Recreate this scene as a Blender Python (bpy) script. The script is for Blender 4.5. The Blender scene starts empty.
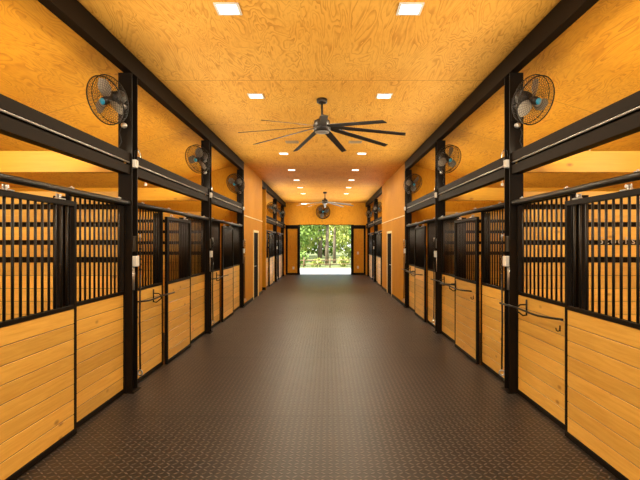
import bpy, bmesh, math, random
from mathutils import Vector, Matrix
random.seed(7)
SC = bpy.context.scene
COL = SC.collection
PI = math.pi

# ------------------------------------------------------------------ layout (metres)
XL, XR = -2.21, 2.07          # aisle faces of the steel columns
H = 3.85                      # flat ceiling over the aisle
BAY = 3.66
YB, YE = -4.0, 26.3           # open near end, far end wall
OUT = 3.75                    # stall depth outward from the column face
SLOPE = 0.30
COLS = [5.55, 9.21, 12.87]    # near columns
FAR = [21.42, 25.06]          # columns beyond the plywood rooms

def X(s, u):
    return XL - u if s < 0 else XR + u

# ------------------------------------------------------------------ materials
def new_mat(name):
    m = bpy.data.materials.new(name); m.use_nodes = True
    nt = m.node_tree; nt.nodes.clear()
    o = nt.nodes.new('ShaderNodeOutputMaterial'); b = nt.nodes.new('ShaderNodeBsdfPrincipled')
    nt.links.new(b.outputs[0], o.inputs[0])
    return m, nt, b

class G:
    """tiny node helper"""
    def __init__(s, nt): s.nt = nt
    def n(s, t, **k):
        x = s.nt.nodes.new(t)
        for a, v in k.items(): setattr(x, a, v)
        return x
    def set(s, sock, v):
        if isinstance(v, (int, float, tuple, list)): sock.default_value = v
        else: s.nt.links.new(v, sock)
    def m(s, op, a, b=0.0, c=0.0):
        x = s.n('ShaderNodeMath', operation=op)
        for i, v in enumerate((a, b, c)): s.set(x.inputs[i], v)
        return x.outputs[0]
    def mapr(s, v, a, b, c, d):
        x = s.n('ShaderNodeMapRange'); s.set(x.inputs[0], v)
        for i, q in enumerate((a, b, c, d)): s.set(x.inputs[i+1], q)
        return x.outputs[0]
    def mix(s, f, a, b):
        x = s.n('ShaderNodeMix', data_type='RGBA')
        s.set(x.inputs[0], f); s.set(x.inputs[6], a); s.set(x.inputs[7], b)
        return x.outputs[2]
    def vec(s, x, y, z):
        c = s.n('ShaderNodeCombineXYZ'); s.set(c.inputs[0], x); s.set(c.inputs[1], y); s.set(c.inputs[2], z)
        return c.outputs[0]
    def noise(s, v, sc, det=2.0, rough=0.5, dist=0.0):
        x = s.n('ShaderNodeTexNoise'); s.set(x.inputs['Vector'], v)
        x.inputs['Scale'].default_value = sc; x.inputs['Detail'].default_value = det
        x.inputs['Roughness'].default_value = rough; x.inputs['Distortion'].default_value = dist
        return x.outputs['Fac']
    def white(s, v):
        x = s.n('ShaderNodeTexWhiteNoise', noise_dimensions='3D'); s.set(x.inputs['Vector'], v)
        return x.outputs['Value']
    def pos(s):
        g = s.n('ShaderNodeNewGeometry'); x = s.n('ShaderNodeSeparateXYZ')
        s.nt.links.new(g.outputs['Position'], x.inputs[0])
        return x.outputs[0], x.outputs[1], x.outputs[2]
    def bump(s, b, h, st, d=0.01):
        x = s.n('ShaderNodeBump'); x.inputs['Strength'].default_value = st
        x.inputs['Distance'].default_value = d
        s.set(x.inputs['Height'], h); s.nt.links.new(x.outputs[0], b.inputs['Normal'])

def plain(name, col, rough=0.5, metal=0.0, var=0.12, spec=0.5):
    m, nt, b = new_mat(name); g = G(nt)
    x, y, z = g.pos()
    f = g.noise(g.vec(x, y, z), 9.0, 3.0)
    a = tuple(c*(1-var) for c in col)+(1,); c2 = tuple(min(1, c*(1+var)) for c in col)+(1,)
    g.set(b.inputs['Base Color'], g.mix(f, a, c2))
    b.inputs['Roughness'].default_value = rough; b.inputs['Metallic'].default_value = metal
    b.inputs['Specular IOR Level'].default_value = spec
    return m

def pine(name, base, light, pitch=0.133125, z0=0.055, joint=True):
    """tongue-and-groove pine: boards stacked in z, running level"""
    m, nt, b = new_mat(name); g = G(nt)
    x, y, z = g.pos()
    oi = g.n('ShaderNodeObjectInfo').outputs['Random']
    idx = g.m('FLOOR', g.m('DIVIDE', g.m('SUBTRACT', z, z0), pitch))
    rnd = g.white(g.vec(idx, oi, 3.3))
    off = g.m('MULTIPLY', rnd, 40.0)
    grain = g.noise(g.vec(g.m('ADD', g.m('MULTIPLY', x, 1.6), off), g.m('MULTIPLY', y, 1.6), g.m('MULTIPLY', z, 26.0)), 1.6, 4.0, 0.6, 0.6)
    col = g.mix(g.mapr(grain, 0.3, 0.72, 0, 1), base+(1,), light+(1,))
    tone = g.mapr(rnd, 0, 1, 0.82, 1.12)
    hs = g.n('ShaderNodeHueSaturation'); g.set(hs.inputs['Value'], tone); g.set(hs.inputs['Color'], col)
    v = g.n('ShaderNodeTexVoronoi'); v.inputs['Scale'].default_value = 1.0
    g.set(v.inputs['Vector'], g.vec(g.m('ADD', g.m('MULTIPLY', x, 3.0), off), g.m('MULTIPLY', y, 3.0), g.m('MULTIPLY', z, 6.0)))
    knot = g.mapr(v.outputs['Distance'], 0.05, 0.15, 1, 0)
    keep = g.m('GREATER_THAN', g.white(g.vec(g.m('MULTIPLY', v.outputs['Color'], 1.0), 1.0, 2.0)), 0.35)
    c2 = g.mix(g.m('MULTIPLY', g.m('MULTIPLY', knot, keep), 0.75), hs.outputs[0], (base[0]*0.42, base[1]*0.28, base[2]*0.2, 1))
    fz = g.m('FRACT', g.m('DIVIDE', g.m('SUBTRACT', z, z0), pitch))
    gap = g.m('GREATER_THAN', g.m('ABSOLUTE', g.m('SUBTRACT', fz, 0.5)), 0.5-0.0034/pitch)
    c2 = g.mix(g.m('MULTIPLY', gap, 0.8 if joint else 0.0), c2, (0.07, 0.03, 0.008, 1))
    g.set(b.inputs['Base Color'], c2)
    b.inputs['Roughness'].default_value = 0.42
    g.bump(b, grain, 0.12, 0.004)
    return m

def ply(name, base, light, dark, axis='y', seam=None, rough=0.45, spec=0.4):
    """rotary-cut plywood: contour figure stretched along one axis, sheet joints every 8 ft"""
    m, nt, b = new_mat(name); g = G(nt)
    x, y, z = g.pos()
    k = {'x': (0.9, 3.0, 3.0), 'y': (3.2, 0.62, 3.2), 'z': (3.0, 3.0, 0.7)}[axis]
    sheet = g.m('FLOOR', g.m('DIVIDE', g.m('SUBTRACT', y, 1.60), 2.44))
    v = g.vec(g.m('ADD', g.m('MULTIPLY', x, k[0]), g.m('MULTIPLY', sheet, 7.7)), g.m('MULTIPLY', y, k[1]), g.m('MULTIPLY', z, k[2]))
    n1 = g.noise(v, 0.9, 3.0, 0.55, 0.5)
    cont = g.m('FRACT', g.m('MULTIPLY', n1, 26.0))
    line = g.m('MULTIPLY', g.mapr(cont, 0.0, 0.5, 1, 0), g.mapr(g.noise(v, 2.6, 3.0), 0.36, 0.60, 0.25, 1))
    patch = g.noise(g.vec(x, y, z), 1.1, 2.0)
    fine = g.noise(g.vec(g.m('MULTIPLY', x, k[0]*14), g.m('MULTIPLY', y, k[1]*14), g.m('MULTIPLY', z, k[2]*14)), 1.0, 3.0)
    c = g.mix(g.mapr(patch, 0.3, 0.7, 0, 1), base+(1,), light+(1,))
    c = g.mix(g.m('MULTIPLY', line, 0.8), c, dark+(1,))
    c = g.mix(g.m('MULTIPLY', g.mapr(fine, 0.5, 0.75, 0, 1), 0.3), c, dark+(1,))
    if seam:
        fr = g.m('ABSOLUTE', g.m('SUBTRACT', g.m('FRACT', g.m('DIVIDE', g.m('SUBTRACT', y, 1.60), 2.44)), 0.5))
        sm = g.m('GREATER_THAN', fr, 0.5 - seam/2.44)
        c = g.mix(g.m('MULTIPLY', sm, 0.55), c, (dark[0]*0.4, dark[1]*0.35, dark[2]*0.3, 1))
    g.set(b.inputs['Base Color'], c)
    b.inputs['Roughness'].default_value = rough; b.inputs['Specular IOR Level'].default_value = spec
    g.bump(b, line, 0.08, 0.003)
    return m

def rubber(name):
    """ribbed rubber stable mats with a raised tread and butt joints"""
    m, nt, b = new_mat(name); g = G(nt)
    x, y, z = g.pos()
    cell = 0.052
    u = g.m('DIVIDE', x, cell); v = g.m('DIVIDE', y, cell)
    par = g.m('MODULO', g.m('ADD', g.m('ADD', g.m('FLOOR', u), g.m('FLOOR', v)), 1000.0), 2.0)
    sg = g.m('SUBTRACT', g.m('MULTIPLY', par, 2.0), 1.0)
    a = g.m('SUBTRACT', g.m('FRACT', u), 0.5); c = g.m('SUBTRACT', g.m('FRACT', v), 0.5)
    p = g.m('MULTIPLY', g.m('ADD', a, g.m('MULTIPLY', c, sg)), 0.7071)
    q = g.m('MULTIPLY', g.m('SUBTRACT', a, g.m('MULTIPLY', c, sg)), 0.7071)
    d = g.m('SQRT', g.m('ADD', g.m('POWER', g.m('ABSOLUTE', g.m('MULTIPLY', p, 2.0)), 2.0), g.m('POWER', g.m('ABSOLUTE', g.m('MULTIPLY', q, 6.5)), 2.0)))
    h = g.mapr(d, 0.55, 1.0, 1.0, 0.0)
    # mats 1.22 m deep along the aisle, 1.83 m wide
    mu = g.m('DIVIDE', g.m('ADD', x, 0.59), 1.83); mv = g.m('DIVIDE', g.m('SUBTRACT', y, 6.03), 1.22)
    rnd = g.white(g.vec(g.m('FLOOR', mu), g.m('FLOOR', mv), 5.0))
    sx = g.m('GREATER_THAN', g.m('ABSOLUTE', g.m('SUBTRACT', g.m('FRACT', mu), 0.5)), 0.5-0.004)
    sy = g.m('GREATER_THAN', g.m('ABSOLUTE', g.m('SUBTRACT', g.m('FRACT', mv), 0.5)), 0.5-0.012)
    sm = g.m('MAXIMUM', sx, sy)
    n = g.noise(g.vec(x, y, z), 2.2, 5.0, 0.6)
    c1 = g.mix(g.mapr(n, 0.3, 0.7, 0, 1), FLOOR_A+(1,), FLOOR_B+(1,))
    hs = g.n('ShaderNodeHueSaturation'); g.set(hs.inputs['Value'], g.mapr(rnd, 0, 1, 0.82, 1.15)); g.set(hs.inputs['Color'], c1)
    c1 = g.mix(g.m('MULTIPLY', h, 0.55), hs.outputs[0], (0.23, 0.18, 0.15, 1))  # raised tread painted lighter, its highlights put into the colour
    c1 = g.mix(g.m('MULTIPLY', sm, 0.6), c1, (0.012, 0.009, 0.007, 1))
    g.set(b.inputs['Base Color'], c1)
    b.inputs['Roughness'].default_value = 0.42
    b.inputs['Specular IOR Level'].default_value = 0.45
    g.bump(b, g.m('SUBTRACT', h, g.m('MULTIPLY', sm, 1.0)), 0.9, 0.009)
    return m

P_IN, P_OUT = 54.0, 33.0; LAMP = (1.0, 0.895, 0.67)
FLOOR_A, FLOOR_B = (0.0135, 0.0088, 0.0062), (0.027, 0.018, 0.0125)
M = {}
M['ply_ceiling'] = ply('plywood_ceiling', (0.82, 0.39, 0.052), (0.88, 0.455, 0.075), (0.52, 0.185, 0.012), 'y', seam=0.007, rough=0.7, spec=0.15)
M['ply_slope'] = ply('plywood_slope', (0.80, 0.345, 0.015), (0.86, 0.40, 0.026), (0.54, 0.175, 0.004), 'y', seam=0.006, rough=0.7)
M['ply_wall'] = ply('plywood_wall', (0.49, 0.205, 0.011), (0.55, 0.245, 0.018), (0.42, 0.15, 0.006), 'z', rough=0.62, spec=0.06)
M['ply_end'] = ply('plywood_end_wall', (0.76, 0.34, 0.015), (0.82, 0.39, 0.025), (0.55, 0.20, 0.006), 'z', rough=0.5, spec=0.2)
M['pine'] = pine('pine_boards', (0.70, 0.365, 0.056), (0.84, 0.50, 0.10))
M['pine_dark'] = pine('pine_partition', (0.78, 0.42, 0.06), (0.88, 0.52, 0.095), 0.1477, 0.0)
M['pine_slat'] = pine('pine_slats', (0.78, 0.42, 0.06), (0.88, 0.52, 0.095), 0.203, 1.505, False)
M['lumber'] = pine('pine_header', (0.76, 0.38, 0.022), (0.84, 0.45, 0.035), 3.0, 0.0, False)
M['steel'] = plain('black_steel', (0.0075, 0.0048, 0.0026), 0.5, 0.0, 0.15, 0.10)
M['beam'] = plain('brown_black_steel', (0.0105, 0.0058, 0.0024), 0.6, 0.0, 0.15, 0.07)
M['bar'] = plain('black_bar', (0.010, 0.0075, 0.005), 0.38, 0.0, 0.1, 0.3)
M['zinc'] = plain('galvanised_steel', (0.55, 0.53, 0.50), 0.35, 0.9, 0.08)
M['conduit'] = plain('grey_conduit', (0.42, 0.38, 0.33), 0.35, 0.7, 0.06)
M['white'] = plain('white_plastic', (0.78, 0.74, 0.66), 0.4, 0.0, 0.03)
M['cream'] = plain('cream_trim', (0.80, 0.58, 0.24), 0.4, 0.0, 0.05)
M['door_dark'] = plain('dark_door', (0.008, 0.006, 0.004), 0.85, 0.0, 0.1, 0.05)
M['rubber'] = rubber('rubber_mats')
M['blue'] = plain('blue_badge', (0.02, 0.25, 0.42), 0.3, 0.0, 0.1)
M['blade_grey'] = plain('grey_fan_blade', (0.30, 0.27, 0.22), 0.35, 0.3, 0.1)
M['bronze'] = plain('dark_bronze', (0.030, 0.021, 0.015), 0.4, 0.3, 0.1)
M['grille'] = plain('vent_grille', (0.42, 0.30, 0.17), 0.5, 0.0, 0.05)
M['gravel'] = plain('pale_gravel', (0.74, 0.70, 0.64), 0.9, 0.0, 0.3)
M['grass'] = plain('grass_ground', (0.17, 0.19, 0.055), 0.9, 0.0, 0.4)
M['bark'] = plain('tree_bark', (0.20, 0.15, 0.10), 0.9, 0.0, 0.35)
M['fence'] = plain('weathered_rail', (0.22, 0.14, 0.075), 0.8, 0.0, 0.25)
M['leaf_a'] = plain('leaf_green', (0.20, 0.31, 0.05), 0.6, 0.0, 0.45)
M['leaf_b'] = plain('leaf_yellow_green', (0.38, 0.43, 0.09), 0.6, 0.0, 0.4)
M['leaf_c'] = plain('leaf_deep_green', (0.12, 0.22, 0.04), 0.6, 0.0, 0.4)
def emit(name, col, st):
    m, nt, b = new_mat(name)
    b.inputs['Base Color'].default_value = (0.9, 0.9, 0.9, 1)
    b.inputs['Emission Color'].default_value = col+(1,); b.inputs['Emission Strength'].default_value = st
    return m
M['lens'] = emit('led_lens', (1.0, 0.93, 0.78), 4.0)

# ------------------------------------------------------------------ mesh helpers
def box(bm, x0, x1, y0, y1, z0, z1):
    if x0 > x1: x0, x1 = x1, x0
    if y0 > y1: y0, y1 = y1, y0
    r = bmesh.ops.create_cube(bm, size=1.0)
    for v in r['verts']:
        v.co = Vector(((x0+x1)/2+v.co.x*(x1-x0), (y0+y1)/2+v.co.y*(y1-y0), (z0+z1)/2+v.co.z*(z1-z0)))
    return r['verts']

def bbox(bm, x0, x1, y0, y1, z0, z1, bev=0.004):
    t = bmesh.new(); box(t, x0, x1, y0, y1, z0, z1)
    bmesh.ops.bevel(t, geom=list(t.edges), offset=bev, segments=1, affect='EDGES')
    join(bm, t)

def join(bm, t, mat=None):
    me = bpy.data.meshes.new('tmp'); t.to_mesh(me); t.free()
    if mat is not None: me.transform(mat)
    bm.from_mesh(me); bpy.data.meshes.remove(me)

def prism(bm, pts, a, b, axis):
    """closed outline (2D) extruded along axis from a to b"""
    def mk(p, t):
        if axis == 'y': return (p[0], t, p[1])
        if axis == 'x': return (t, p[0], p[1])
        return (p[0], p[1], t)
    A = [bm.verts.new(mk(p, a)) for p in pts]; B = [bm.verts.new(mk(p, b)) for p in pts]
    n = len(pts)
    for i in range(n):
        j = (i+1) % n
        bm.faces.new((A[i], A[j], B[j], B[i]))
    bm.faces.new(A[::-1]); bm.faces.new(B)

def tube(bm, pts, r, seg=8, closed=False, caps=True):
    pts = [Vector(p) for p in pts]; n = len(pts); rings = []
    if not isinstance(r, (list, tuple)): r = [r]*n
    ref = None
    for i, p in enumerate(pts):
        if closed: d = pts[(i+1) % n]-pts[i-1]
        else: d = pts[min(i+1, n-1)]-pts[max(i-1, 0)]
        d.normalize()
        if ref is None: ref = d.orthogonal().normalized()
        ref = (ref-d*ref.dot(d))
        if ref.length < 1e-6: ref = d.orthogonal()
        ref.normalize(); s = d.cross(ref)
        rings.append([bm.verts.new(p+(ref*math.cos(2*PI*k/seg)+s*math.sin(2*PI*k/seg))*r[i]) for k in range(seg)])
    m = n if closed else n-1
    for i in range(m):
        A = rings[i]; B = rings[(i+1) % n]
        for k in range(seg):
            bm.faces.new((A[k], A[(k+1) % seg], B[(k+1) % seg], B[k]))
    if caps and not closed:
        bm.faces.new(rings[0][::-1]); bm.faces.new(rings[-1])

def ring(bm, c, R, r, axis=(0, 0, 1), n=28, seg=6):
    q = Vector(axis).normalized().to_track_quat('Z', 'Y')
    tube(bm, [Vector(c)+q @ Vector((R*math.cos(2*PI*k/n), R*math.sin(2*PI*k/n), 0)) for k in range(n)], r, seg, closed=True)

def lathe(bm, prof, c=(0, 0, 0), seg=24):
    """profile [(radius, z)] about z"""
    rr = []
    for (r, z) in prof:
        rr.append([bm.verts.new((c[0]+max(r, 1e-4)*math.cos(2*PI*k/seg), c[1]+max(r, 1e-4)*math.sin(2*PI*k/seg), c[2]+z)) for k in range(seg)])
    for A, B in zip(rr, rr[1:]):
        for k in range(seg): bm.faces.new((A[k], A[(k+1) % seg], B[(k+1) % seg], B[k]))
    bm.faces.new(rr[0][::-1]); bm.faces.new(rr[-1])

def mesh(bm, name, m, smooth=False):
    bmesh.ops.recalc_face_normals(bm, faces=list(bm.faces))
    me = bpy.data.meshes.new(name); bm.to_mesh(me); bm.free()
    me.materials.append(m if not isinstance(m, str) else M[m])
    if smooth:
        for p in me.polygons: p.use_smooth = True
    return me

def link(name, me, parent=None, loc=(0, 0, 0)):
    o = bpy.data.objects.new(name, me); COL.objects.link(o)
    o.location = loc
    if parent is not None: o.parent = parent
    return o

def part(name, bm, m, parent=None, smooth=False, loc=(0, 0, 0)):
    return link(name, mesh(bm, name, m, smooth), parent, loc)

def tag(o, label, cat, group=None):
    o['label'] = label; o['category'] = cat
    if group: o['group'] = group
    return o

def thing(name, label, cat, loc=(0, 0, 0), group=None):
    o = bpy.data.objects.new(name, None); COL.objects.link(o)
    o.location = loc; o.empty_display_size = 0.1
    return tag(o, label, cat, group)

def struct(name, bm, m):
    o = part(name, bm, m); o['kind'] = 'structure'
    return o

CACHE = {}
def cached(key, fn, m, smooth=False):
    if key not in CACHE:
        bm = bmesh.new(); fn(bm); CACHE[key] = mesh(bm, key[0], m, smooth)
    return CACHE[key]

def SIDE(s): return 'left' if s < 0 else 'right'
ORD = ['nearest', 'second', 'third', 'fourth', 'fifth']

# ------------------------------------------------------------------ shell
bm = bmesh.new(); box(bm, X(-1, OUT+.1), X(1, OUT+.1), YB, YE+.14, -0.12, 0); struct('floor', bm, 'rubber')
bm = bmesh.new(); box(bm, XL-0.1, XR+0.1, YB, YE+.1, H, H+0.08); struct('ceiling', bm, 'ply_ceiling')
ZE = H-0.02-SLOPE*(OUT-0.1)
for s in (-1, 1):
    bm = bmesh.new()
    a, b = X(s, 0.10), X(s, OUT+.1)
    zb = ZE - SLOPE*.1
    prism(bm, [(a, H-0.02), (b, zb), (b, zb+.12), (a, H+.10)], YB, YE+.1, 'y')
    struct('ceiling_'+SIDE(s), bm, 'ply_slope')
    bm = bmesh.new(); box(bm, X(s, OUT), X(s, OUT+.12), YB, YE+.1, 0, ZE+.1); struct('wall_'+SIDE(s), bm, 'pine_dark')

# far end wall, opening 2.74 m wide and 2.67 m high
OX0, OX1, OZ = -1.45, 1.29, 2.66
bm = bmesh.new()
box(bm, X(-1, OUT), OX0, YE, YE+.15, 0, H+.05); box(bm, OX1, X(1, OUT), YE, YE+.15, 0, H+.05)
box(bm, OX0, OX1, YE, YE+.15, OZ, H+.05); bmesh.ops.remove_doubles(bm, verts=list(bm.verts), dist=1e-4)
struct('wall_end', bm, 'ply_end')
# black steel trim on the end wall
bm = bmesh.new()
for (x0, x1) in ((OX0-.14, OX0), (OX1, OX1+.14)): bbox(bm, x0, x1, YE-.05, YE+.17, 0, OZ+.02)
struct('trim_1', bm, 'steel')
bm = bmesh.new()
bbox(bm, X(-1, .0), OX0-.14, YE-.045, YE, OZ-.20, OZ); bbox(bm, OX1+.14, X(1, 0), YE-.045, YE, OZ-.20, OZ)
struct('trim_2', bm, 'steel')
bm = bmesh.new(); bbox(bm, X(-1, -.10), X(-1, .0), YE-.045, YE, 0, OZ); bbox(bm, X(1, -.10), X(1, .0), YE-.045, YE, 0, OZ)
struct('trim_3', bm, 'steel')
bm = bmesh.new(); bbox(bm, X(-1, -.10), OX0-.14, YE-.03, YE, 0, .10); struct('baseboard_end_left', bm, 'steel')
bm = bmesh.new(); bbox(bm, OX1+.14, X(1, -.10), YE-.03, YE, 0, .10); struct('baseboard_end_right', bm, 'steel')
bm = bmesh.new(); bbox(bm, OX0-.1, OX1+.1, YE-.02, YE, OZ-.005, OZ+.025, .002); struct('trim_4', bm, 'steel')

# plywood rooms between the near and the far stalls
def room(s, y0, y1, d0, d1, n):
    S = SIDE(s); a, b = X(s, 0), X(s, .12); dz = 2.02
    bm = bmesh.new()
    box(bm, a, b, y0, d0, 0, H); box(bm, a, b, d1, y1, 0, H); box(bm, a, b, d0, d1, dz, H)
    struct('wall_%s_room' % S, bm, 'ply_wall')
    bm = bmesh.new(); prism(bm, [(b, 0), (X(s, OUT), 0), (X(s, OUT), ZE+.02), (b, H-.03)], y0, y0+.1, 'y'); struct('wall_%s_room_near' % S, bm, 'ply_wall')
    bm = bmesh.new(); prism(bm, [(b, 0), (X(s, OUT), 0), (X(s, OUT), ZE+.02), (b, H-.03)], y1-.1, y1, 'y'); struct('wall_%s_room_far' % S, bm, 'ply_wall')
    # door casing and a dark door standing shut behind it
    bm = bmesh.new(); w = .07
    box(bm, X(s, -.018), a, d0-w, d0, 0, dz+w); box(bm, X(s, -.018), a, d1, d1+w, 0, dz+w); box(bm, X(s, -.018), a, d0, d1, dz, dz+w)
    struct('trim_%d' % n, bm, 'cream')
    bm = bmesh.new(); bbox(bm, X(s, .006), X(s, .05), d0+.005, d1-.005, .01, dz-.005)
    d = struct('door_%d' % (1 if s < 0 else 2), bm, 'door_dark')
    bm = bmesh.new(); tube(bm, [(X(s, .006), d0+.09, 1.0), (X(s, -.05), d0+.09, 1.0), (X(s, -.05), d0+.2, 1.0)], .011); part('door_handle', bm, 'zinc', d, True)
    bm = bmesh.new(); box(bm, X(s, -.014), a, y0, d0-w, 2.42, 2.447); box(bm, X(s, -.014), a, d0-w, y1, 2.42, 2.447)
    struct('trim_%d' % (n+1), bm, 'cream')
    bm = bmesh.new(); bbox(bm, X(s, -.012), a, y0, d0-w, 0, .09, .003); bbox(bm, X(s, -.012), a, d1+w, y1, 0, .09, .003)
    struct('baseboard_'+S, bm, 'steel')
room(-1, 13.04, 16.70, 14.72, 15.68, 5)
room(1, 13.04, 18.45, 15.65, 16.75, 7)
# the passage behind the left room ends on a plywood wall that faces the camera
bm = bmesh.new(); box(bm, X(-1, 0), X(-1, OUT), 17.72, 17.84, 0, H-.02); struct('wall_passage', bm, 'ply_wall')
bm = bmesh.new(); bbox(bm, X(-1, 0), X(-1, 2.5), 17.70, 17.72, 0, .10, .003); struct('baseboard_passage', bm, 'steel')

# ------------------------------------------------------------------ steel frame
def i_post(bm, s, y):
    box(bm, s*0, s*.155, y, y+.014, 0, H-.22)
    box(bm, s*0, s*.155, y+.156, y+.17, 0, H-.22)
    box(bm, s*.07, s*.085, y+.014, y+.156, 0, H-.22)

def column(s, y, word):
    t = thing('steel_column', 'black steel column from floor to roof beam, %s column on the %s side of the aisle' % (word, SIDE(s)), 'column', (X(s, 0), y, 0), 'steel columns along the aisle')
    link('shaft', cached(('shaft', s), lambda b: i_post(b, s, 0), 'steel'), t)
    def cov(b): bbox(b, s*-.006, s*.135, -.010, -.0005, .012, 1.74, .003)
    link('cover_plate', cached(('cover_plate', s), cov, 'beam'), t)
    def bp(b): bbox(b, s*-.03, s*.075, -.02, .19, 0, .012, .003)
    link('base_plate', cached(('base_plate', s), bp, 'steel'), t)
    return t

def roof_beam(s, y0, y1, word):
    bm = bmesh.new(); a, c = s*0.0, s*.10
    prism(bm, [(a, 0), (c, 0), (c, .012), (s*.012, .012), (s*.012, .203), (c, .203), (c, .215), (a, .215)], y0, y1, 'y')
    o = part('roof_beam', bm, 'beam', None, False, (X(s, 0), 0, H-.216))
    tag(o, 'long dark steel beam under the ceiling edge on the %s side, %s' % (SIDE(s), word), 'beam', 'roof beams')

def tie_beam(s, y0, y1, word):
    t = thing('tie_beam', 'level brown-black steel beam over the %s stall fronts on the %s side' % (word, SIDE(s)), 'beam', (X(s, .02), y0, 2.47), 'level beams over the stalls')
    bm = bmesh.new(); L = y1-y0; k = s
    prism(bm, [(0, .01), (k*.10, .01), (k*.10, .25), (0, .25), (0, .155), (k*.045, .155), (k*.045, .11), (0, .11)], 0, L, 'y')
    part('web', bm, 'beam', t)
    bm = bmesh.new(); tube(bm, [(k*.012, 0, .143), (k*.012, L, .143)], .0105, 8); part('conduit', bm, 'conduit', t, True)
    # LED strip added unseen on top of the beam to brighten the plywood
    bm = bmesh.new(); bbox(bm, k*.062, k*.070, .15, L-.15, .25, .270, .001); part('added_light_strip', bm, 'white', t)
    for (u, e, rot) in () if L < 1.5 else ((.060, P_IN, PI/2*k), (.072, P_OUT, -PI/2*k)):
        l = bpy.data.lights.new('strip', 'AREA'); l.shape = 'RECTANGLE'; l.size = .016; l.size_y = L-.3; l.energy = e*(L/3.5)*((1.5 if u < .066 else 1.0) if y0 > 15 else 1.0); l.color = LAMP
        o = bpy.data.objects.new('strip', l); COL.objects.link(o); o.parent = t; o.location = (k*u, L/2, .261); o.rotation_euler = (0, rot, 0)
    return t

for s in (-1, 1):
    for i, y in enumerate(COLS): column(s, y, ORD[i])
    column(s, FAR[0], ORD[3]); column(s, FAR[1], ORD[4])
    roof_beam(s, YB+.02, COLS[2]+.165, 'from the near end to the plywood room')
    roof_beam(s, 16.72 if s < 0 else 18.47, YE-.01, 'from the plywood room to the far end wall')
    ys = [YB+.02]+[c for c in COLS]
    for i in range(3):
        tie_beam(s, ys[i]+(.17 if i else 0), ys[i+1]-.002, ORD[i])
    fy = 17.86 if s < 0 else 18.47
    tie_beam(s, fy, FAR[0]-.002, ORD[3]); tie_beam(s, FAR[0]+.172, FAR[1]-.002, ORD[4])
    tie_beam(s, FAR[1]+.172, YE-.05, 'last short')

# ------------------------------------------------------------------ stall fronts
DZ0, RAIL0, RAIL1, DTOP = .055, 1.12, 1.155, 2.04
def planks(bm, xa, xb, y0, y1, z0, z1, n, s):
    """boards with chamfered long edges; xa is the aisle face"""
    h = (z1-z0)/n; c = .004
    for i in range(n):
        a, b = z0+i*h, z0+(i+1)*h-.0012
        for (zz0, zz1) in ((a, b),):
            prism(bm, [(xa, zz0+c), (xa, zz1-c), (xa+s*c, zz1), (xb, zz1), (xb, zz0), (xa+s*c, zz0)], y0, y1, 'y')

def front_panel(s, L, u0, top, bars_to, t, rail_extra=0.0):
    """frame, boards and bars of one panel; local y 0..L, local x = s*u"""
    d = .04; xa, xb = s*u0, s*(u0+d)
    def fr(b):
        bbox(b, xa, xb, 0, L, 0.004, DZ0, .003)
        bbox(b, xa, xb, 0, .04, DZ0, top, .003); bbox(b, xa, xb, L-.04, L, DZ0, top, .003)
        bbox(b, xa, xb, .04, L-.04, RAIL0, RAIL1, .003); bbox(b, xa, xb, .04, L-.04, top-.045, top, .003)
    link('frame', cached(('frame', s, round(L, 3), u0, top), fr, 'steel'), t)
    def bd(b): planks(b, s*(u0+.006), s*(u0+.034), .04, L-.04, DZ0, RAIL0, 8, s)
    link('board_panel', cached(('board_panel', s, round(L, 3), u0), bd, 'pine'), t)
    n = max(2, round((L-.08)/.095)); p = (L-.08)/n
    hh = top-.045-RAIL1
    me = cached(('grille_bar', round(hh, 3)), lambda b: tube(b, [(0, 0, 0), (0, 0, hh)], .0108, 8), 'bar', True)
    for i in range(1, n): link('grille_bar', me, t, (s*(u0+.02), .04+i*p, RAIL1))

def fixed(s, y0, y1, where, stall):
    t = thing('stall_screen', 'fixed barred pine stall screen %s, %s stall on the %s' % (where, stall, SIDE(s)), 'stall screen', (X(s, 0), y0, 0), 'fixed stall screens')
    front_panel(s, y1-y0, .075, 2.165, 0, t)
    return t

def door(s, y0, y1, stall):
    t = thing('stall_door', 'sliding barred pine door of the %s stall on the %s' % (stall, SIDE(s)), 'stall door', (X(s, 0), y0, 0), 'sliding stall doors')
    L = y1-y0
    front_panel(s, L, .020, 2.068, 0, t)
    def hg(b):
        bbox(b, s*.012, s*.058, -.05, .05, 2.068, 2.077, .002)
        bbox(b, s*.050, s*.057, -.03, .03, 2.075, 2.114, .002)
        tube(b, [(s*.028, 0, 2.098), (s*.05, 0, 2.098)], .014, 10)
        tube(b, [(s*.02, -.035, 2.094), (s*.03, -.035, 2.094)], .012, 8)
    me = cached(('roller_hanger', s), hg, 'zinc')
    for f in (.25, .93): link('roller_hanger', me, t, (0, min(f, L-.15), 0))
    return t

def track(s, y0, y1, stall):
    t = thing('door_track', 'round black door track along the top of the %s stall front on the %s' % (stall, SIDE(s)), 'door track', (X(s, .02), y0, 2.154), 'sliding door tracks')
    L = y1-y0
    bm = bmesh.new(); tube(bm, [(s*.02, 0, 0), (s*.02, L, 0)], .029, 12); part('rail', bm, 'bar', t, True)
    def br(b):
        bbox(b, 0, s*.04, -.02, .02, .027, .036, .002); tube(b, [(s*.02, 0, .034), (s*.02, 0, .046)], .009, 6)
    me = cached(('track_bracket', s), br, 'zinc')
    k = max(2, int(L/.7))
    for i in range(k): link('track_bracket', me, t, (0, .25+i*(L-.5)/(k-1), 0))

def jamb(s, y, where, stall):
    o = bmesh.new(); bbox(o, 0, s*.075, 0, .10, 0, 2.115, .004)
    p = part('door_jamb', o, 'steel', None, False, (X(s, .117), y, 0))
    tag(p, 'black steel jamb %s, %s stall on the %s' % (where, stall, SIDE(s)), 'door jamb', 'stall door jambs')

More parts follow.
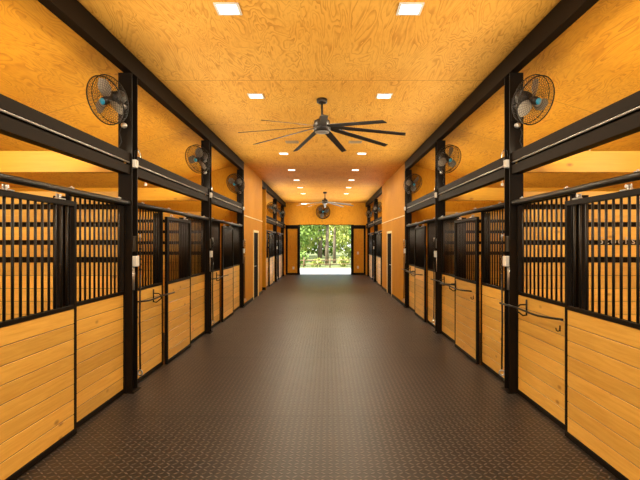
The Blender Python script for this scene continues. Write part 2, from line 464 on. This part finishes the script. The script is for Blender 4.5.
def bay(s, ya, yb, nom, stall, near=True):
    """stall front between ya and yb; nom = nominal start"""
    d0, d1 = nom+1.30, nom+(2.48 if near or s < 0 else 2.42)
    if near:
        fixed(s, ya, d0-.02, 'nearer than its sliding door', stall); jamb(s, d0-.085, 'at the near side of the door', stall)
    door(s, d0, d1, stall)
    fixed(s, d1-.02, yb, 'beyond its sliding door', stall); jamb(s, d1-.08, 'at the far side of the door', stall)
    track(s, ya if near else d0-1.1, yb, stall)

for s in (-1, 1):
    bay(s, 2.06, 5.548, 1.89, 'nearest', near=False)
    bay(s, 5.722, 9.208, 5.55, 'second'); bay(s, 9.382, 12.868, 9.21, 'third')
    bay(s, 17.845 if s < 0 else 18.455, 21.418, 17.76, 'fourth'); bay(s, 21.592, 25.058, 21.42, 'fifth')

# ------------------------------------------------------------------ partitions and header beams inside the stalls
def partition(s, y, word):
    t = thing('stall_partition', 'pine partition with solid boards below and open slats above, %s one on the %s' % (word, SIDE(s)), 'partition', (X(s, .17), y, 0), 'partitions between the stalls')
    L = OUT-.17-.005
    def low(b):
        n = 10; h = 1.477/n; c = .004
        for i in range(n):
            a, e = i*h, (i+1)*h-.0012
            prism(b, [(0, a+c), (0, e-c), (c, e), (.045, e), (.045, a), (c, a)], 0, s*L, 'x')
    link('board_panel', cached(('partition_boards', s), low, 'pine_dark'), t)
    def sl(b):
        for (a, e) in ((1.540, 1.677), (1.734, 1.883), (1.940, 2.083), (2.146, 2.29)): bbox(b, 0, s*L, 0, .04, a, e, .004)
    link('slats', cached(('partition_slats', s), sl, 'pine_slat'), t)
    def bk(b):  # dark rails added behind the slat gaps to give the shade seen there
        for (a, e) in ((1.470, 1.548), (1.670, 1.742), (1.876, 1.947), (2.076, 2.153)): bbox(b, s*.001, s*(L-.001), .042, .062, a, e, .002)
    link('gap_shade_rails', cached(('partition_gap_shade', s), bk, 'beam'), t)
    def up(b):
        for q in (.03, L*.5, L-.06): bbox(b, s*q, s*(q+.05), .064, .11, 0, 2.29, .004)
    link('upright', cached(('partition_upright', s), up, 'steel'), t)

def header(s, y, word):
    bm = bmesh.new(); bbox(bm, s*0, s*(OUT-.06-.005), 0, .06, 0, .24, .004)
    o = part('header_beam', bm, 'lumber', None, False, (X(s, .06), y, 2.492))
    tag(o, 'wide pine header board above the partition at the %s column on the %s' % (word, SIDE(s)), 'header beam', 'pine header boards')
for s in (-1, 1):
    for i, y in enumerate(COLS):
        if i < 2:
            partition(s, y+.05, ORD[i])
            header(s, y-.065, ORD[i])
    partition(s, FAR[0]+.05, 'third')
    header(s, FAR[0]-.065, ORD[3])

# ------------------------------------------------------------------ ceiling lights and vents
def downlight(x, y, label, power, lens=True):
    t = thing('ceiling_light', label, 'ceiling light', (x, y, H), 'square ceiling lights')
    def fr(b):
        w = .112
        for a in ((-w, w, -w, -w+.022), (-w, w, w-.022, w), (-w, -w+.022, -w+.022, w-.022), (w-.022, w, -w+.022, w-.022)):
            box(b, *a, -.012, 0)
    link('frame', cached(('light_frame',), fr, 'white'), t)
    link('lens', cached(('light_lens',), lambda b: box(b, -.091, .091, -.091, .091, -.008, -.001), 'lens'), t)
    l = bpy.data.lights.new('led', 'AREA'); l.shape = 'SQUARE'; l.size = .18; l.energy = power; l.color = LAMP
    o = bpy.data.objects.new('led', l); COL.objects.link(o); o.parent = t; o.location = (0, 0, -.016)
P_DOWN, P_STALL = 37.0, 3.0
lights_y = [4.49, 7.15, 11.75, 14.4, 16.7, 18.95, 21.3]
for i, y in enumerate(lights_y):
    for s in (-1, 1):
        x = (-.907, .76) if i == 0 else (-1.036, .834)
        w = ['nearest', 'second', 'third', 'fourth', 'fifth', 'sixth', 'farthest'][i]
        downlight(x[0 if s < 0 else 1], y, 'small square recessed ceiling light, %s of the row on the %s' % (w, SIDE(s)), P_DOWN)
for y in (1.9, -.8):  # two unseen pairs added behind the camera for extra light
    for s in (-1, 1):
        downlight(-.95 if s < 0 else .8, y, 'added square recessed ceiling light behind the camera on the %s, %s' % (SIDE(s), 'first' if y > 0 else 'second'), P_DOWN)
for x, w in ((-.74, 'left'), (.6, 'right')):
    t = thing('ceiling_vent', 'small grey square vent grille in the ceiling beyond the big fan, %s one' % w, 'vent', (x, 10.4, H), 'ceiling vents')
    bm = bmesh.new(); bbox(bm, -.14, .14, -.11, .11, -.012, 0, .003); part('frame', bm, 'grille', t)
    bm = bmesh.new()
    for k in range(7): box(bm, -.12, .12, -.094+k*.028, -.080+k*.028, -.017, -.012)
    part('slats', bm, 'grille', t)

# unseen pendant lamps added in the stalls to brighten them and the ceilings
def added_stall_lamp(s, y, u, z, power, word):
    x = X(s, u); zc = H-.02-SLOPE*(u-.1)
    t = thing('added_stall_lamp', 'added white pendant lamp under the sloped ceiling of the %s stall on the %s' % (word, SIDE(s)), 'lamp', (x, y, z), 'added stall lamps')
    bm = bmesh.new(); lathe(bm, [(.055, zc-z-.03), (.06, zc-z+.004)]); lathe(bm, [(.03, .12), (.03, .17)]); tube(bm, [(0, 0, .16), (0, 0, zc-z-.02)], .008)
    part('stem', bm, 'white', t, False)
    l = bpy.data.lights.new('bulb', 'POINT'); l.shadow_soft_size = .10; l.energy = power; l.color = LAMP
    o = bpy.data.objects.new('bulb', l); COL.objects.link(o); o.parent = t
for s in (-1, 1):
    added_stall_lamp(s, 3.6, 1.9, 2.85, P_STALL*17, 'nearest')
    added_stall_lamp(s, 7.4, 1.9, 2.88, P_STALL, 'second')
    added_stall_lamp(s, 11.1, 1.9, 2.88, P_STALL, 'third')
    added_stall_lamp(s, 19.8, 1.9, 2.88, P_STALL, 'fourth')

# ------------------------------------------------------------------ nine-blade ceiling fans
def ceiling_fan(x, y, label, rot, blade_mat):
    t = thing('ceiling_fan', label, 'ceiling fan', (x, y, H), 'nine-blade ceiling fans')
    zb = -.45
    bm = bmesh.new(); lathe(bm, [(.05, -.075), (.078, -.06), (.082, -.015), (.07, 0)]); part('canopy', bm, 'bronze', t, True)
    bm = bmesh.new(); tube(bm, [(0, 0, -.06), (0, 0, zb+.16)], .017, 12); part('downrod', bm, 'bronze', t, True)
    bm = bmesh.new(); lathe(bm, [(.10, zb-.045), (.125, zb-.03), (.13, zb+.06), (.115, zb+.12), (.05, zb+.15), (.035, zb+.19)]); part('motor', bm, 'bronze', t, True)
    bm = bmesh.new(); lathe(bm, [(.085, zb-.062), (.105, zb-.055), (.105, zb-.045)]); part('light_ring', bm, 'zinc', t, True)
    def bl(b):
        n = 8
        secs = []
        for i in range(n+1):
            f = i/n; r = .13+f*1.10; w = (.035 if i == 0 else .052-.010*f); z = zb+.02-.14*f; tw = -.22
            if i == 0: z = zb+.02
            dy, dz = w*math.cos(tw), w*math.sin(tw)
            secs.append([b.verts.new((r, -dy, z-dz)), b.verts.new((r, dy, z+dz)), b.verts.new((r, dy, z+dz+.009)), b.verts.new((r, -dy, z-dz+.009))])
        for A, B in zip(secs, secs[1:]):
            for k in range(4): b.faces.new((A[k], A[(k+1) % 4], B[(k+1) % 4], B[k]))
        b.faces.new(secs[0][::-1]); b.faces.new(secs[-1])
    me = cached(('blade', blade_mat), bl, blade_mat)
    for k in range(9):
        o = link('blade', me, t); o.rotation_euler = (0, 0, math.radians(rot+40*k))
ceiling_fan(-.075, 7.3, 'large black nine-blade ceiling fan hanging over the near aisle', 32.4, 'bronze')
ceiling_fan(-.085, 20.6, 'distant ceiling fan hanging near the far end wall', 50.0, 'blade_grey')

# ------------------------------------------------------------------ round cage fans
def cage_fan(center, axis, R, mount, label, group, spin=20, cordto=None):
    t = thing('cage_fan', label, 'wall fan', center, group)
    ax = Vector(axis).normalized()
    up = Vector((0, 0, 1)); xx = up.cross(ax).normalized(); yy = ax.cross(xx)
    Q = Matrix((xx, yy, ax)).transposed().to_4x4()       # local z = blowing direction
    def place(name, b, m, smooth=True):
        me = mesh(b, name, m, smooth); me.transform(Q); return link(name, me, t)
    b = bmesh.new(); w = .0035*R/.25*(1.5 if R > .3 else 1)
    ring(b, (0, 0, .035), R, w*2.0); ring(b, (0, 0, -.035), R, w*1.5)
    for q in (.26, .37, .48, .58, .67, .76, .84, .92):
        ring(b, (0, 0, .035+.035*(1-q*q)), R*q, w*.5, n=24, seg=4); ring(b, (0, 0, -.035-.035*(1-q*q)), R*q, w*.5, n=24, seg=4)
    for k in range(44):
        a = 2*PI*k/44; c, sn = math.cos(a), math.sin(a)
        tube(b, [(R*.22*c, R*.22*sn, .068), (R*.6*c, R*.6*sn, .058), (R*c, R*sn, .035)], w*.5, 4)
        tube(b, [(R*.22*c, R*.22*sn, -.068), (R*.6*c, R*.6*sn, -.058), (R*c, R*sn, -.035)], w*.5, 4)
        tube(b, [(R*c, R*sn, -.035), (R*c, R*sn, .035)], w*.6, 4)
    place('guard', b, 'bar')
    for k in range(3):
        b = bmesh.new(); n = 8; A = []
        for i in range(n+1):
            f = i/n; r = R*(.16+.70*f); hw = R*(.10+.20*math.sin(PI*min(1, f*.80+.10)))
            tw = .65-.3*f
            for j, sgn in ((0, -1), (1, 1)):
                A.append((r, sgn*hw*math.cos(tw)+.06*R*f, sgn*hw*math.sin(tw)*.6))
        rows = [(Vector(A[2*i]), Vector(A[2*i+1])) for i in range(n+1)]
        th = Vector((0, 0, .004))
        T = [[b.verts.new(p) for p in (a0, a1, a1+th, a0+th)] for (a0, a1) in rows]
        for P, S in zip(T, T[1:]):
            for q in range(4): b.faces.new((P[q], P[(q+1) % 4], S[(q+1) % 4], S[q]))
        b.faces.new(T[0][::-1]); b.faces.new(T[-1])
        bmesh.ops.rotate(b, verts=list(b.verts), cent=(0, 0, 0), matrix=Matrix.Rotation(math.radians(spin+120*k), 3, 'Z'))
        place('fan_blade', b, 'blade_grey', False)
    b = bmesh.new(); lathe(b, [(R*.17, -.02), (R*.17, .05), (R*.13, .062)]); place('hub', b, 'bronze')
    b = bmesh.new(); lathe(b, [(R*.13, .064), (R*.14, .074), (R*.08, .082)]); place('badge', b, 'blue')
    b = bmesh.new(); lathe(b, [(R*.16, -.22), (R*.27, -.20), (R*.29, -.10), (R*.24, -.065)]); place('motor', b, 'bronze')
    if mount is not None:
        mt = Vector(mount)-Vector(center); back = ax*-.17
        b = bmesh.new(); tube(b, [back, back+(mt-back)*.5+Vector((0, 0, -.05)), mt], [.022, .024, .028], 8); part('arm', b, 'zinc', t, True)
        b = bmesh.new(); bbox(b, mt.x-.055, mt.x+.055, mt.y-.012, mt.y+.0, mt.z-.16, mt.z+.10, .003); part('mount_plate', b, 'steel', t)
        b = bmesh.new(); lathe(b, [(.01, -.03), (.030, -.018), (.034, 0), (.030, .018), (.01, .03)], (mt.x, mt.y-.045, mt.z-.22), 14); part('pivot_knob', b, 'zinc', t, True)
        b = bmesh.new(); e = mt+Vector((-.02 if center[0] < 0 else .02, -.02, -.6))
        sg = -1 if center[0] < 0 else 1
        tube(b, [mt+Vector((0, -.03, -.14)), mt+Vector((sg*.05, -.05, -.30)), mt+Vector((sg*.03, -.04, -.40)), mt+Vector((sg*.07, -.03, -.47)), mt+Vector((sg*.04, -.01, -.54))], .005, 5)
        part('power_cord', b, 'bar', t, True)
for s in (-1, 1):
    for i, y in enumerate(COLS+[FAR[0], FAR[1]]):
        c = (X(s, .125), y-.34, 3.22)
        cage_fan(c, (s*.42, -.80, -.42), .255, (X(s, .07), y-.001, 3.24),
                 'round black cage fan with blue centre on the %s column on the %s' % (ORD[i], SIDE(s)), 'cage fans on the columns', spin=[75, 55, 20, 40, 10][i]+(30 if s > 0 else 0))
cage_fan((-.21, YE-.22, 3.36), (0, -1, 0), .37, (-.21, YE-.001, 3.36), 'big round fan on the plywood wall above the far opening', None, 12)

# ------------------------------------------------------------------ fittings on the columns
def arc(c, r, a0, a1, ax, n=12):
    return [(c[0]+r*math.cos(a0+(a1-a0)*k/n)*ax[0], c[1]+r*math.cos(a0+(a1-a0)*k/n)*ax[1], c[2]+r*math.sin(a0+(a1-a0)*k/n)) for k in range(n+1)]
for s in (-1, 1):
    S = SIDE(s)
    for i, y in enumerate(COLS+[FAR[0]]):
        w = ORD[i]
        t = thing('junction_box', 'white electrical box on the level beam at the %s column on the %s' % (w, S), 'junction box', (X(s, 0), y+.085, 2.61), 'beam junction boxes')
        bm = bmesh.new(); bbox(bm, s*-.026, s*.068, -.036, .036, -.045, .045, .004); part('box', bm, 'white', t)
        bm = bmesh.new(); bbox(bm, s*-.031, s*-.026, -.03, .03, -.04, .04, .002); part('cover', bm, 'conduit', t)
        bm = bmesh.new(); tube(bm, [(s*.02, .03, .045), (s*.02, .05, .16), (s*.02, .16, .19), (s*.02, .24, .14), (s*.02, .26, .07)], .005, 5); part('cord_loop', bm, 'bar', t, True)
        t = thing('outlet_box', 'pale outlet box with grey conduit on the %s column on the %s' % (w, S), 'outlet', (X(s, 0), y+.085, 0), 'column outlets')
        bm = bmesh.new(); bbox(bm, s*-.03, s*.068, -.03, .06, 1.43, 1.55, .005); part('box', bm, 'white', t)
        bm = bmesh.new(); bbox(bm, s*.0, s*.066, -.05, .05, 1.60, 1.78, .005); part('weather_cover', bm, 'bar', t)
        bm = bmesh.new(); tube(bm, [(s*.035, 0, 1.16), (s*.035, 0, 1.43)], .034, 10); part('conduit', bm, 'conduit', t, True)
        bm = bmesh.new(); tube(bm, [(s*.04, 0, .012), (s*.04, 0, 1.16)], .022, 10); part('lower_pipe', bm, 'steel', t, True)
        # cross tie hanging beside the column
        t = thing('cross_tie', 'black cross tie strap with a ring hanging down the %s column on the %s' % (w, S), 'cross tie', (X(s, -.02), y+.195, 1.80), 'cross ties on the columns')
        bm = bmesh.new(); tube(bm, [(s*.05, -.024, 0), (0, 0, -.01), (0, .0, -.08)], .007, 6); ring(bm, (0, 0, -.02), .02, .005, (1, 0, 0), 12, 5); part('eye_bolt', bm, 'zinc', t, True)
        bm = bmesh.new()
        for k in range(14): ring(bm, (0, 0, -.05-k*.03), .014, .0045, ((1, 0, 0) if k % 2 else (0, 1, 0)), 10, 5)
        part('chain', bm, 'bar', t, True)
        bm = bmesh.new(); tube(bm, [(0, 0, -.46), (s*.008, .006, -1.0), (0, 0, -1.58)], .011, 8); part('strap', bm, 'bar', t, True)
        bm = bmesh.new(); ring(bm, (0, 0, -1.62), .030, .009, (.3, 1, 0), 16, 6); part('snap_ring', bm, 'zinc', t, True)

# blanket bars: a rod held off the front by a D bracket
def blanket_bar(s, yd, length, label, u_face=.075):
    t = thing('blanket_bar', label, 'blanket bar', (X(s, u_face), yd, 1.01), 'blanket bars on the stall fronts')
    k = -s   # towards the aisle
    bm = bmesh.new()
    tube(bm, [(k*.012, 0, -.085), (k*.012, 0, .085)], .009, 6)
    tube(bm, [(k*.012, 0, -.08), (k*.05, 0, -.085), (k*.11, 0, -.04), (k*.115, 0, .0)], .008, 6)
    tube(bm, [(k*.012, 0, .03), (k*.08, 0, .03), (k*.115, 0, .0)], .008, 6)
    part('bracket', bm, 'bar', t, True)
    bm = bmesh.new()
    tube(bm, [(k*.19, .30, .012), (k*.12, .0, 0), (k*.115, -length*.45, -.012), (k*.105, -length*.62, -.014), (k*.06, -length*.8, -.012), (k*.01, -length, -.005)], .011, 8)
    part('rod', bm, 'bar', t, True)
blanket_bar(1, 5.24, .80, 'bent black blanket bar on the nearest right stall front beside the nearest column')
blanket_bar(1, 8.92, .82, 'bent black blanket bar on the second right stall front beside the second column')
blanket_bar(1, 7.92, .86, 'bent black blanket bar on the door of the second stall on the right', .02)
blanket_bar(1, 12.55, .8, 'bent black blanket bar on the third right stall front beside the third column')
blanket_bar(1, 11.55, .86, 'bent black blanket bar on the door of the third stall on the right', .02)
blanket_bar(-1, 6.42, .66, 'bent black blanket bar on the second left stall front just beyond the nearest column')
blanket_bar(-1, 10.08, .66, 'bent black blanket bar on the third left stall front just beyond the second column')

def hook(s, y, z, u, label):
    t = bmesh.new()
    bbox(t, 0, s*-.006, -.010, .010, -.025, .030, .002)
    tube(t, [(s*-.004, 0, -.015), (s*-.02, 0, -.025), (s*-.036, 0, -.015), (s*-.04, 0, .008)], .005, 6)
    tag(part('halter_hook', t, 'bar', None, False, (X(s, u), y, z)), label, 'hook', 'halter hooks')
hook(1, 4.52, .91, .081, 'small black halter hook on the nearest right stall front under the blanket bar')
hook(-1, 5.83, .82, .081, 'small black halter hook on the second left stall front near the column')
hook(1, 7.0, .92, .026, 'small black halter hook on the door of the second right stall')

# lettering and a little cross on the slats of the nearest right partition
def letters(txt, x, y, z, size, name, label, cat):
    c = bpy.data.curves.new('t', 'FONT'); c.body = txt; c.size = size; c.extrude = .004; c.space_character = 1.3
    o = bpy.data.objects.new('t', c); COL.objects.link(o)
    dg = bpy.context.evaluated_depsgraph_get(); me = bpy.data.meshes.new_from_object(o.evaluated_get(dg))
    bpy.data.objects.remove(o)
    me.transform(Matrix.Rotation(PI/2, 4, 'X')); me.materials.clear(); me.materials.append(M['zinc'])
    tag(link(name, me, None, (x, y, z)), label, cat)
letters('In', 2.89, 5.592, 1.69, .115, 'sign_lettering', 'two small grey letters left of the longer word on the right stall slats', 'lettering')
letters('Scoohs', 3.10, 5.592, 1.69, .115, 'sign_lettering', 'grey metal letters in a row on the slats of the nearest right stall', 'lettering')
bm = bmesh.new(); bbox(bm, -.045, .045, -.008, 0, .0, .012, .002); bbox(bm, -.006, .006, -.008, 0, -.07, .03, .002)
tag(part('wall_cross', bm, 'zinc', None, False, (2.97, 5.598, 1.955)), 'small pale cross on the upper slats of the nearest right partition', 'cross')

# switch and outlet plates on the end wall
for (x, z, l) in ((1.66, 1.16, 'upper pale switch plate on the plywood right of the far opening'), (1.66, .40, 'lower pale outlet plate on the plywood right of the far opening'), (-1.80, .36, 'pale outlet plate on the plywood left of the far opening')):
    t = thing('switch_plate' if z > 1 else 'outlet_plate', l, 'wall plate', (x, YE, z), 'end wall plates')
    bm = bmesh.new(); bbox(bm, -.05, .05, -.012, 0, -.07, .07, .003); part('plate', bm, 'white', t)
    bm = bmesh.new(); bbox(bm, -.018, .018, -.018, -.012, -.035, .035, .002); part('socket', bm, 'white', t)

# ------------------------------------------------------------------ outdoors beyond the far opening
bm = bmesh.new(); box(bm, -30, 30, YE+.15, 33.6, -.12, -.02); struct('ground_gravel', bm, 'gravel')
bm = bmesh.new(); box(bm, -60, 60, 33.6, 110, -.14, -.01); struct('ground_grass', bm, 'grass')
bm = bmesh.new(); box(bm, -30, 30, -40, YB-.0, -.12, -.02); struct('ground_near', bm, 'gravel')

t = thing('rail_fence', 'low brown wooden rail fence crossing behind the gravel yard', 'fence', (0, 34.2, 0))
for x in (-5.4, -3.6, -1.62, .2, 1.72, 3.5, 5.3):
    bm = bmesh.new(); tube(bm, [(x, 0, -.02), (x+.02, 0, .72)], [.045, .04], 8); part('post', bm, 'fence', t, True)
for z in (.50, .22):
    bm = bmesh.new(); tube(bm, [(-6, .06, z), (-2, .07, z-.02), (2, .06, z+.02), (6, .07, z)], .028, 7); part('rail', bm, 'fence', t, True)

def blob_leaves(bm, c, R, n, size, rng):
    for _ in range(n):
        while True:
            p = Vector((rng.uniform(-1, 1), rng.uniform(-1, 1), rng.uniform(-1, 1)))
            if .25 < p.length < 1: break
        p = Vector((c[0]+p.x*R[0], c[1]+p.y*R[1], c[2]+p.z*R[2]))
        q = Vector((rng.gauss(0, 1), rng.gauss(0, 1), rng.gauss(0, 1)+.6)).normalized().to_track_quat('Z', 'Y')
        s = size*rng.uniform(.6, 1.4); l = s*1.5
        vs = [bm.verts.new(p+q @ Vector(v)) for v in ((-s*.5, 0, 0), (0, -l*.5, s*.12), (s*.5, 0, 0), (0, l*.5, s*.12))]
        bm.faces.new(vs)

def leafy(name, label, cat, x, y, trunk_r, trunk_h, blobs, mat, group, size=.2, lean=.1):
    rng = random.Random(hash((round(x*100), round(y*100))) & 0xffff)
    t = thing(name, label, cat, (x, y, -.02), group)
    if trunk_h > 0:
        bm = bmesh.new()
        tube(bm, [(0, 0, 0), (lean*.3, 0, trunk_h*.3), (lean, .05, trunk_h*.65), (lean*1.4, .1, trunk_h)], [trunk_r*1.25, trunk_r, trunk_r*.8, trunk_r*.4], 10)
        for k in range(5):
            a = rng.uniform(0, 2*PI); z = trunk_h*rng.uniform(.45, .9); r = rng.uniform(.9, 1.9)
            tube(bm, [(lean, .05, z), (lean+r*.5*math.cos(a), r*.5*math.sin(a), z+.5), (lean+r*math.cos(a), r*math.sin(a), z+.7)], [trunk_r*.4, trunk_r*.28, trunk_r*.1], 6)
        part('trunk', bm, 'bark', t, True)
    bm = bmesh.new()
    for (c, R, n) in blobs: blob_leaves(bm, c, R, n, size, rng)
    part('foliage', bm, mat, t)
TG = 'trees beyond the fence'
leafy('tree', 'leafy tree with twin pale trunk standing left of middle beyond the fence', 'tree', -.02, 37.5, .13, 6.0, [((-.6, 0, 4.6), (2.0, 1.6, 1.5), 900), ((-1.2, .3, 3.0), (1.4, 1.2, .9), 420), ((1.0, .4, 5.2), (1.6, 1.4, 1.3), 500)], 'leaf_a', TG)
leafy('tree', 'slim dark-trunked tree just right of the pale trunk beyond the fence', 'tree', .62, 41.6, .12, 6.0, [((.6, 0, 4.7), (1.5, 1.2, 1.4), 420), ((.3, .2, 3.2), (.9, .9, .6), 150)], 'leaf_b', TG, lean=.05)
leafy('tree', 'broad green tree filling the left of the far opening', 'tree', -4.1, 44.6, .18, 6.0, [((.9, 0, 3.6), (1.9, 1.7, 1.6), 900), ((0, 0, 5.2), (2.2, 2, 1.6), 700), ((1.6, -.4, 2.0), (.9, .9, .8), 220)], 'leaf_a', TG)
leafy('tree', 'thin tree near the right jamb of the far opening', 'tree', 2.3, 44.9, .10, 7.0, [((0, 0, 4.8), (1.0, 1.2, 1.6), 330), ((.2, 0, 2.6), (.6, .7, .7), 110)], 'leaf_c', TG)
leafy('tree', 'yellow-green tree on the right far beyond the fence', 'tree', 3.4, 50.0, .2, 7.5, [((-.6, 0, 4.2), (2.6, 2, 2.0), 700), ((-2.0, 0, 2.4), (1.8, 1.4, .9), 320)], 'leaf_b', TG, .26)
leafy('tree', 'pale green tree far off behind the middle trunks', 'tree', -.8, 56.0, .22, 8.0, [((0, 0, 5.0), (3.4, 2, 2.4), 760), ((-1.6, 0, 2.4), (2.2, 1.5, 1.1), 360)], 'leaf_b', TG, .3)
leafy('tree', 'deep green tree far off on the left of the opening', 'tree', -5.0, 53.0, .22, 8.0, [((.4, 0, 4.6), (2.8, 2, 2.6), 800)], 'leaf_c', TG, .28)
leafy('tree', 'wide yellow-green tree low behind the fence on the right', 'tree', 5.2, 60.0, .2, 7.5, [((-1.5, 0, 1.6), (3.0, 1.6, 1.6), 800), ((-2.0, 0, 4.4), (3.2, 1.6, 2.0), 700)], 'leaf_b', TG, .3)
leafy('tree', 'wide pale green tree low behind the fence in the middle', 'tree', -.2, 65.0, .2, 8.0, [((-.6, 0, 1.6), (3.4, 1.6, 1.6), 900), ((.4, 0, 4.6), (3.6, 1.6, 2.2), 700)], 'leaf_a', TG, .32)
leafy('tree', 'wide bright tree low behind the fence on the left', 'tree', -6.6, 61.0, .2, 8.0, [((1.6, 0, 1.6), (3.4, 1.6, 1.6), 900), ((1.0, 0, 4.8), (3.4, 1.6, 2.2), 700)], 'leaf_b', TG, .32)
SG = 'shrubs along the fence'
leafy('shrub', 'low bright green shrub behind the fence at the left jamb', 'shrub', -1.9, 36.0, 0, 0, [((0, 0, .6), (.55, .5, .65), 260)], 'leaf_a', SG, .14)
leafy('shrub', 'low shrub behind the fence left of the trunks', 'shrub', -.75, 35.2, 0, 0, [((0, 0, .30), (.5, .4, .34), 150)], 'leaf_b', SG, .14)
leafy('shrub', 'low yellowish shrub behind the fence right of the trunks', 'shrub', 1.2, 35.4, 0, 0, [((0, 0, .4), (.45, .4, .42), 200)], 'leaf_b', SG, .14)
leafy('shrub', 'taller shrub behind the fence at the right jamb', 'shrub', 2.5, 37.4, 0, 0, [((0, 0, .9), (.7, .7, .95), 260)], 'leaf_a', SG, .15)

# ------------------------------------------------------------------ daylight
w = bpy.data.worlds.new('sky'); SC.world = w; w.use_nodes = True
nt = w.node_tree; nt.nodes.clear(); g = G(nt)
o = nt.nodes.new('ShaderNodeOutputWorld'); bg = nt.nodes.new('ShaderNodeBackground')
tc = g.n('ShaderNodeTexCoord'); sp = g.n('ShaderNodeSeparateXYZ'); nt.links.new(tc.outputs['Generated'], sp.inputs[0])
g.set(bg.inputs['Color'], g.mix(g.mapr(sp.outputs[2], 0.0, 0.6, 0, 1), (1.0, .98, .92, 1), (.62, .78, 1.0, 1)))
bg.inputs['Strength'].default_value = 2.2
nt.links.new(bg.outputs[0], o.inputs[0])
sl = bpy.data.lights.new('sun', 'SUN'); sl.energy = 13.0; sl.angle = .01; sl.color = (1, .95, .84)
so = bpy.data.objects.new('sun', sl); COL.objects.link(so)
so.rotation_euler = Vector((.45, .38, -.80)).to_track_quat('-Z', 'Y').to_euler()

# ------------------------------------------------------------------ camera and view
cd = bpy.data.cameras.new('camera'); cam = bpy.data.objects.new('camera', cd); COL.objects.link(cam)
cam.location = (0, 0, 1.7); cam.rotation_euler = (PI/2, 0, 0)
cd.sensor_width = 36.0; cd.lens = 36.0*490/640; cd.shift_x = -7/640; cd.shift_y = 3/640
cd.clip_start = .05; cd.clip_end = 300
SC.camera = cam
vs = SC.view_settings
vs.view_transform = 'Standard'; vs.look = 'None'; vs.gamma = 1.0; vs.use_curve_mapping = False
vs.exposure = 0.0
SC.cycles.use_denoising = True
SC.cycles.max_bounces = 10; SC.cycles.diffuse_bounces = 6
